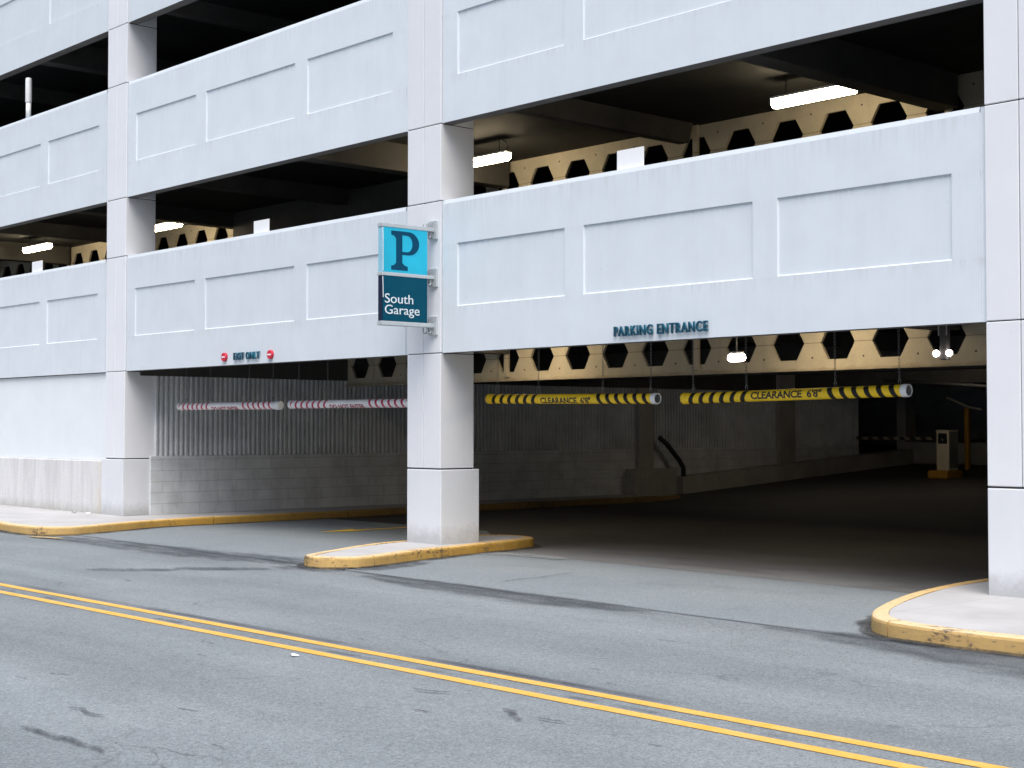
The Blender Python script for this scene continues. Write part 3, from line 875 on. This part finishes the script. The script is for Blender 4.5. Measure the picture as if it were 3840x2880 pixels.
m = MB(); m.box(SX0, SX1, -.935, SY1, 3.080, 3.700, .003); np_ = sgp(m, 'name_panel', M['navy'])
m = MB(); m.box(SX0 + .004, SX1 - .012, -.944, -.9352, 3.082, 3.698); sgp(m, 'edge_strip', M['navy_edge'], np_)
m = MB(); m.tube([(SX1 - .004, -.94, 4.36), (SX1 + .004, -.942, 4.2), (SX1 + .002, -.94, 3.76)], .005, 6); sgp(m, 'loose_gasket', M['plate'], pp)
m = MB(); m.tube([(SX1 - .004, -.94, 3.69), (SX1 + .006, -.942, 3.55), (SX1 + .004, -.938, 3.40)], .005, 6); sgp(m, 'loose_gasket', M['plate'], np_)
# the slab-serif P
def arc(cx, cz, rx, rz, a0, a1, n=12): return [(cx + rx * cos(R(a0 + (a1 - a0) * i / n)), cz + rz * sin(R(a0 + (a1 - a0) * i / n))) for i in range(n + 1)]
PW, PH = .485, .535                       # size of the letter
out = [(0, 0), (.285, 0), (.285, .055), (.235, .065), (.19, .10), (.19, .215)] + [(.30, .215)] + arc(.30, .375, .185, .16, -90, 90, 16) + [(0, .535), (0, .48), (.05, .47), (.085, .43), (.085, .10), (.05, .065), (0, .055)]
inn = [(.19, .255), (.19, .485), (.27, .485)] + arc(.275, .37, .095, .115, 90, -90, 12) + [(.27, .255)]
m = MB(); bm = m.bm
vo = [bm.verts.new((SX1 + .004, -.80 + a_, 3.787 + b_)) for a_, b_ in out]; vi = [bm.verts.new((SX1 + .004, -.80 + a_, 3.787 + b_)) for a_, b_ in inn]
eds = [bm.edges.new((L_[i], L_[(i + 1) % len(L_)])) for L_ in (vo, vi) for i in range(len(L_))]
bmesh.ops.triangle_fill(bm, use_beauty=True, use_dissolve=False, edges=eds, normal=(1, 0, 0))
ex = bmesh.ops.extrude_face_region(bm, geom=list(bm.faces))
bmesh.ops.translate(bm, verts=[v for v in ex['geom'] if isinstance(v, bmesh.types.BMVert)], vec=(-.006, 0, 0))
sgp(m, 'letter_p', M['glyph'], pp)
for txt, y0, z0, w_, h_ in (('South', -.908, 3.328, .490, .128), ('Garage', -.908, 3.138, .602, .165)):
    me = fit_mesh(text_mesh(txt, .2, .002, .0), w_, h_)
    link_mesh('lettering', me, M['white'], np_, (SX1 + .003 - .6, y0, z0 - 3.02), SIDE)

# ---------------------------------------------------------------- raised letters and no-entry discs on the spandrels
def raised(word, x0, x1, zb_, zt, name, label):
    t = empty(name, (x0, 0, zb_), label, 'lettering')
    # advance widths from one laid-out mesh, then one mesh per letter
    full = text_mesh(word, 1.0, 0, .018, spacing=1.16)
    xs = [v.co.x for v in full.vertices]; fx0_, fx1_ = min(xs), max(xs)
    ys = [v.co.y for v in full.vertices]; fy0, fy1 = min(ys), max(ys)
    bpy.data.meshes.remove(full)
    sx = (x1 - x0) / (fx1_ - fx0_); sz = (zt - zb_) / (fy1 - fy0)
    for i, ch in enumerate(word):
        if ch == ' ': continue
        pre = text_mesh(word[:i + 1], 1.0, 0, .018, spacing=1.16)
        one = text_mesh(ch, 1.0, .5, .018)
        px1 = max(v.co.x for v in pre.vertices); ox1 = max(v.co.x for v in one.vertices)
        bpy.data.meshes.remove(pre)
        for v in one.vertices:
            v.co.x = (v.co.x + px1 - ox1 - fx0_) * sx
            v.co.y = (v.co.y - fy0) * sz
            v.co.z = .016 + (v.co.z + .5) * .024
        o = link_mesh('letter', one, [M['teal'], M['teal_side']], t, (0, 0, 0), FRONT)
        for p in o.data.polygons: p.material_index = 0 if p.normal.y < -.9 else 1
        d = MB(); xm = (min(v.co.x for v in one.vertices) + max(v.co.x for v in one.vertices)) / 2
        d.tube([(xm, -.018, .05), (xm, .002, .05)], .006, 6); d.build('stud', M['galv'], o)
    return t
raised('PARKING ENTRANCE', 4.109, 5.605, 2.742, 2.866, 'entrance_lettering', 'raised dark teal PARKING ENTRANCE letters on the white spandrel above the right bay')
raised('EXIT ONLY', -4.617, -3.832, 2.742, 2.864, 'exit_lettering', 'raised dark teal EXIT ONLY letters between two red discs')
def disc(x, z, label):
    t = empty('no_entry_disc', (x, -.02, z), label, 'sign', 'no entry discs beside the exit lettering')
    m = MB(); m.tube([(0, .021, 0), (0, -.018, 0), (0, -.022, 0)], .072, 28, True, [.072, .072, .069]); m.build('disc', M['red'], t)
    m = MB(); m.box(-.050, .050, -.0255, -.0225, -.012, .012); m.build('white_bar', M['plate'], t)
disc(-4.921, 2.805, 'small round red no entry disc left of the EXIT ONLY letters')
disc(-3.532, 2.798, 'small round red no entry disc right of the EXIT ONLY letters')

# ---------------------------------------------------------------- clearance bars on chains
def clearance_bar(name, p0, p1, y, mat, word, tw_, th, ang, tmat, chains, ztop, label, group, cap_open, r=.067, tx=0.0):
    c = Vector(((p0[0] + p1[0]) / 2, y, (p0[1] + p1[1]) / 2))
    L_ = p1[0] - p0[0]
    tilt = -math.atan2(p1[1] - p0[1], L_)
    t = empty(name, c, label, 'clearance bar', group)
    t.rotation_euler = (0, tilt, 0)
    m = MB(); n_ = 28
    m.tube([(-L_ / 2, 0, 0), (L_ / 2, 0, 0)], r, n_, False)
    # inner bore so the open end reads as a pipe
    m.build('pipe', mat, t)
    e = MB()
    if cap_open:
        lathe_x(e, [(L_ / 2 - .065, r), (L_ / 2 - .062, r + .005), (L_ / 2 + .012, r + .005), (L_ / 2 + .016, r + .002), (L_ / 2 + .016, r - .010), (L_ / 2 + .012, r - .012)])
        e.build('end_ring', M['pvc'], t)
        e = MB(); lathe_x(e, [(L_ / 2 + .012, r - .0125), (L_ / 2 - .25, r - .0125), (L_ / 2 - .252, .004)], cap1=True); e.build('bore', M['pvc_shaded'], t)
    else:
        e.tube([(L_ / 2 - .09, 0, 0), (L_ / 2 - .085, 0, 0), (L_ / 2 + .03, 0, 0), (L_ / 2 + .042, 0, 0), (L_ / 2 + .046, 0, 0)], r, n_, True, [r, r + .008, r + .008, r + .003, r * .6])
        e.build('end_cap', M['pvc'], t)
    e = MB(); e.tube([(-L_ / 2 - .012, 0, 0), (-L_ / 2 - .008, 0, 0), (-L_ / 2 + .06, 0, 0), (-L_ / 2 + .065, 0, 0)], r, n_, True, [r * .9, r + .005, r + .005, r]); e.build('end_cap', M['pvc'] if not cap_open else mat, t)
    # lettering wrapped round the pipe
    me = fit_mesh(text_mesh(word, .2, 0, .0075), tw_, th)
    b = bmesh.new(); b.from_mesh(me)
    bmesh.ops.subdivide_edges(b, edges=[q for q in b.edges if q.calc_length() > .02], cuts=2, use_grid_fill=True)
    for v in b.verts:
        a_ = ang + (v.co.y - th / 2) / r
        v.co = Vector((v.co.x - tw_ / 2 + tx, -(r + .0016) * cos(a_), (r + .0016) * sin(a_)))
    b.to_mesh(me); b.free()
    link_mesh('lettering', me, tmat, t)
    for cx in chains:
        m = MB(); z = r * .9; k = 0
        top = ztop - c.z
        x = cx - c.x
        # shackle through the pipe, then a run of links
        m.tube([(x, -.012, z - .01), (x - .004, -.016, z + .05), (x, 0, z + .085), (x + .004, .016, z + .05), (x, .012, z - .01)], .007, 6)
        z += .07
        while z < top:
            d = Vector((1, 0, 0)) if k % 2 else Vector((0, 1, 0))
            h = .042; ww = .011
            pts = [(x - d.x * ww, -d.y * ww, z + .006), (x - d.x * ww, -d.y * ww, z + h - .006), (x, 0, z + h), (x + d.x * ww, d.y * ww, z + h - .006), (x + d.x * ww, d.y * ww, z + .006), (x, 0, z), (x - d.x * ww, -d.y * ww, z + .006)]
            m.tube(pts, .0028, 5, False)
            z += h - .007; k += 1
        m.build('chain', M['chain'], t)
YB = .9
clearance_bar('clearance_bar', (.737, 2.038), (3.97, 1.998), YB, M['bar_yellow'], "CLEARANCE  6'8\"", .97, .094, -.38, M['text_black'], (.917, 1.764, 3.006, 3.86), CE[0],
              'yellow and black striped CLEARANCE bar next to the middle column', 'clearance bars hanging in the entrance', True)
clearance_bar('clearance_bar', (4.43, 1.992), (7.66, 2.036), YB, M['bar_yellow'], "CLEARANCE  6'8\"", 1.02, .096, .08, M['text_black'], (4.581, 5.421, 6.707, 7.555), CE[0],
              'yellow and black striped CLEARANCE bar nearest the right column', 'clearance bars hanging in the entrance', True)
clearance_bar('clearance_bar', (-7.976, 2.02), (-4.66, 2.004), YB, M['bar_red'], 'DO NOT ENTER', .90, .082, -.80, M['text_red'], (-7.75, -6.9, -5.6, -4.85), CE[0],
              'white and red DO NOT ENTER bar nearest the ribbed wall', 'do not enter bars hanging in the exit', False, .068)
clearance_bar('clearance_bar', (-4.303, 2.014), (-.98, 2.0), YB, M['bar_red'], 'DO NOT ENTER', .94, .082, -.72, M['text_red'], (-4.08, -3.25, -2.0, -1.2), CE[0],
              'white and red DO NOT ENTER bar partly behind the middle column', 'do not enter bars hanging in the exit', False, .068)

# ---------------------------------------------------------------- lit lamps
def strip_light(name, x, y, z, L_, label, group, z_ceil, mat='lamp'):
    t = empty(name, (x, y, z), label, 'light', group)
    m = MB()
    sec = [(-.085, .01), (-.08, -.06), (-.045, -.105), (.045, -.105), (.08, -.06), (.085, .01)]
    v0 = [[m.bm.verts.new((sx * (L_ / 2 - (.05 if q in (0, 1) and False else 0)), a_, b_)) for a_, b_ in sec] for q, sx in enumerate((-1, 1))]
    inx = [[m.bm.verts.new((sx * (L_ / 2 + .03), a_ * .6, b_ * .6 - .01)) for a_, b_ in sec] for sx in (-1, 1)]
    for i in range(5): m.bm.faces.new((v0[0][i], v0[0][i + 1], v0[1][i + 1], v0[1][i]))
    for q in (0, 1):
        for i in range(5): m.bm.faces.new((v0[q][i], v0[q][i + 1], inx[q][i + 1], inx[q][i]))
        m.bm.faces.new(inx[q])
    m.build('diffuser', M[mat], t)
    m = MB(); m.box(-L_ / 2 - .02, L_ / 2 + .02, -.088, .088, .012, .045, .008); m.build('housing', M['pvc'], t)
    for sx in (-.35, .35):
        m = MB(); m.tube([(sx * L_, 0, .03), (sx * L_, 0, z_ceil - z)], .008, 6); m.build('hanger', M['black'], t)
    m = MB(); m.tube([(L_ / 2 - .05, 0, .03), (L_ / 2 + .02, 0, .12), (L_ / 2 - .03, 0, .2), (L_ / 2 - .2, 0, z_ceil - z)], .008, 6)
    m.build('cable', M['black'], t)
    return t
GL = 'strip lights under the garage ceilings'
strip_light('strip_light', 4.62, 3.35, 6.17, 1.32, 'bright strip light behind the guard wall above the right entrance', GL, CE[1])
strip_light('strip_light', -2.2, 3.3, 6.17, 1.32, 'lit strip light emerging from behind the middle column', GL, CE[1])
strip_light('strip_light', -13.42, 3.6, 6.2, 1.3, 'lit strip light at the right edge of the left column', GL, CE[1])
strip_light('strip_light', -19.35, 3.3, 6.21, 1.35, 'lit strip light in the leftmost bay, above the white plate', GL, CE[1])
strip_light('strip_light', 4.0, 3.9, 3.20, 1.32, 'strip light behind the entrance spandrel, over the yellow bars', GL, CE[0], 'lamp_mid')
strip_light('strip_light', -2.2, 3.9, 3.20, 1.32, 'strip light behind the exit spandrel beside the middle column', GL, CE[0], 'lamp_mid')
strip_light('strip_light', -4.5, 15.5, 3.22, 1.32, 'strip light deep inside over the inner ramp', GL, CE[0], 'lamp_low')
strip_light('strip_light', -2.0, 18.0, 3.22, 1.32, 'strip light deep inside over the ticket machine', GL, CE[0], 'lamp_low')

t = empty('floodlight', (3.55, 3.0, 2.60), 'small glowing floodlight hanging in front of the hexagon openings', 'light')
m = MB(); lathe_x(m, [(-.14, .025), (-.125, .048), (-.10, .058), (.10, .058), (.125, .048), (.14, .025)], 16, True, True); m.build('lens', M['lamp_small'], t)
m = MB(); m.box(-.11, .11, -.035, .035, .055, .085, .006); m.tube([(0, 0, .08), (0, 0, CE[0] - 2.6)], .010, 6); m.build('housing', M['grey_steel'], t)

t = empty('emergency_light', (6.82, 3.0, 2.46), 'twin headed emergency light on a dark drop post near the right column', 'light')
m = MB(); m.box(-.05, .05, -.04, .04, 0, CE[0] - 2.46, .005); m.build('post', M['dark'], t)
for sx in (-.055, .055):
    m = MB(); m.tube([(sx, -.05, .3), (sx, -.05, CE[0] - 2.46)], .008, 6); m.build('conduit', M['galv'], t)
for sx in (-1, 1):
    m = MB(); m.tube([(sx * .09, -.02, .08), (sx * .09, -.05, .08), (sx * .09, -.07, .08), (sx * .09, -.08, .08)], .04, 14, True, [.03, .042, .036, .015]); m.build('lamp_head', M['lamp_small'], t)
m = MB(); m.box(-.09, .09, -.02, .02, .065, .095, .004); m.build('arm', M['grey_steel'], t)

# ---------------------------------------------------------------- plates and post on the guard walls
def plate(x0, x1, zt, zbase, label):
    t = empty('sign_plate', ((x0 + x1) / 2, .1, zbase), label, 'sign', 'blank white plates standing on the guard wall')
    w_ = x1 - x0; h = zt - zbase
    m = MB(); m.box(-w_ / 2, w_ / 2, -.006, .006, .012, h, .004); m.build('panel', M['plate'], t)
    for sx in (-.32, .32):
        m = MB(); m.box(sx * w_ - .02, sx * w_ + .02, -.014, .02, .0, .05, .002); m.build('clip', M['plate'], t)
plate(4.045, 4.495, 5.055, Z2, 'blank white plate on the guard wall over the entrance')
plate(-4.22, -3.765, 5.02, Z2, 'blank white plate on the guard wall over the exit')
plate(-12.60, -12.12, 5.03, Z2, 'blank white plate on the guard wall in the left bay')
t = empty('marker_post', (-12.87, .11, Z4), 'white round post with a wider sleeve standing on the upper left guard wall', 'post')
m = MB(); m.tube([(0, 0, 0), (0, 0, .36)], .052, 18); m.build('stem', M['pvc'], t)
m = MB(); m.tube([(0, 0, .34), (0, 0, .37), (0, 0, .80), (0, 0, .86), (0, 0, .875)], .12, 20, True, [.052, .066, .066, .060, .03]); m.build('sleeve', M['plate'], t)

# ---------------------------------------------------------------- entrance equipment deep inside
my = 21.0; mz = fz(my)
t = empty('island_block', (-4.24, my, mz), 'yellow painted island block under the beige ticket machine', 'kerb block')
m = MB(); m.box(-.36, .22, -.42, .36, -.02, .20, .05); m.build('block', M['yellow'], t)
t = empty('ticket_machine', (-4.24, my, mz + .20), 'beige ticket machine with a black screen on the yellow island', 'ticket machine')
m = MB(); m.box(-.20, .16, -.22, .22, 0, 1.0, .012); m.build('cabinet', M['beige'], t)
m = MB(); m.box(.1605, .165, -.2, .2, .06, .98, .001); m.build('side_door', M['grey_steel'], t)
m = MB(); m.box(-.15, .11, -.228, -.221, .68, .95, .002); sc_ = m.build('screen', M['screen'], t)
m = MB(); m.tube([(-.02, -.236, .78), (-.02, -.228, .78)], .03, 12); m.build('button', M['galv'], sc_)
m = MB(); m.box(-.215, .175, -.24, .23, 1.001, 1.03, .008); m.build('hood', M['beige'], t)
t = empty('barrier_gate', (-5.6, 22.6, fz(22.6)), 'black and white striped barrier arm across the inner lane', 'barrier')
m = MB(); m.box(.15, .5, -.18, .18, 0, 1.0, .02); m.build('housing', M['grey_steel'], t)
m = MB(); m.box(-2.4, .2, -.26, -.20, .86, .95, .01); m.build('arm', M['arm'], t)
t = empty('yellow_post', (-5.12, 23.4, fz(23.4)), 'tall yellow steel post with a sloping top rail behind the ticket machine', 'post')
m = MB(); m.box(-.06, .06, -.06, .06, 0, 1.68, .01); m.build('post', M['yellow'], t)
m = MB(); m.tube([(-.62, 0, 1.98), (-.3, 0, 1.86), (0, 0, 1.72), (.42, 0, 1.65)], .035, 8); m.build('top_rail', M['beige'], t)
t = empty('low_wall', (-3.4, 25.2, fz(25.2)), 'low pale concrete barrier wall behind the yellow post', 'wall')
m = MB(); m.box(-4.9, 2.4, -.1, .1, -.1, .62, .02); m.build('wall', M['pilaster'], t)
# black pipes
t = empty('drain_pipe', (-8.2, 14.4, .6), 'black bent drain pipe at the foot of the inner pilaster', 'pipe')
m = MB(); m.tube([(.06, -.1, .78), (.10, .12, .62), (.14, .55, .2), (.15, .68, .02), (.15, .7, -.35)], .06, 12); m.build('pipe', M['black'], t)
t = empty('ceiling_pipe', (-.75, 20, 2.45), 'black sprinkler pipe sloping under the inner ceiling', 'pipe')
m = MB(); m.tube([(-3.4, -2, .32), (-.8, -1, .12), (2.0, -1, -.08), (5, -1.5, -.1)], .05, 10); m.build('pipe', M['black'], t)
for q, z in ((-.6, .1), (.5, .03), (1.6, -.05)):
    m = MB(); m.tube([(q, -1, z), (q, -1, 1.4)], .012, 6); m.build('hanger', M['black'], t)
# ---------------------------------------------------------------- litter
def scrap(x, y, z, s, label):
    m = MB(); bm = m.bm
    vs = [[bm.verts.new((x + (i - 1) * s * .6 + random.uniform(-.2, .2) * s, y + (j - 1) * s * .5 + random.uniform(-.2, .2) * s, z + .006 + random.uniform(0, .35) * s)) for j in range(3)] for i in range(3)]
    for i in range(2):
        for j in range(2): bm.faces.new((vs[i][j], vs[i + 1][j], vs[i + 1][j + 1], vs[i][j + 1]))
    o = m.build('paper_scrap', M['paper'], None, (x, y, z))
    tag(o, label, 'litter')
scrap(7.12, -6.73, ROAD, .055, 'tiny white paper scrap on the road below the double yellow line')
scrap(-9.45, -.20, 0, .10, 'crumpled white scrap on the pavement against the stucco base')
scrap(-9.95, -.22, 0, .08, 'flat white scrap on the pavement farther left along the stucco base')
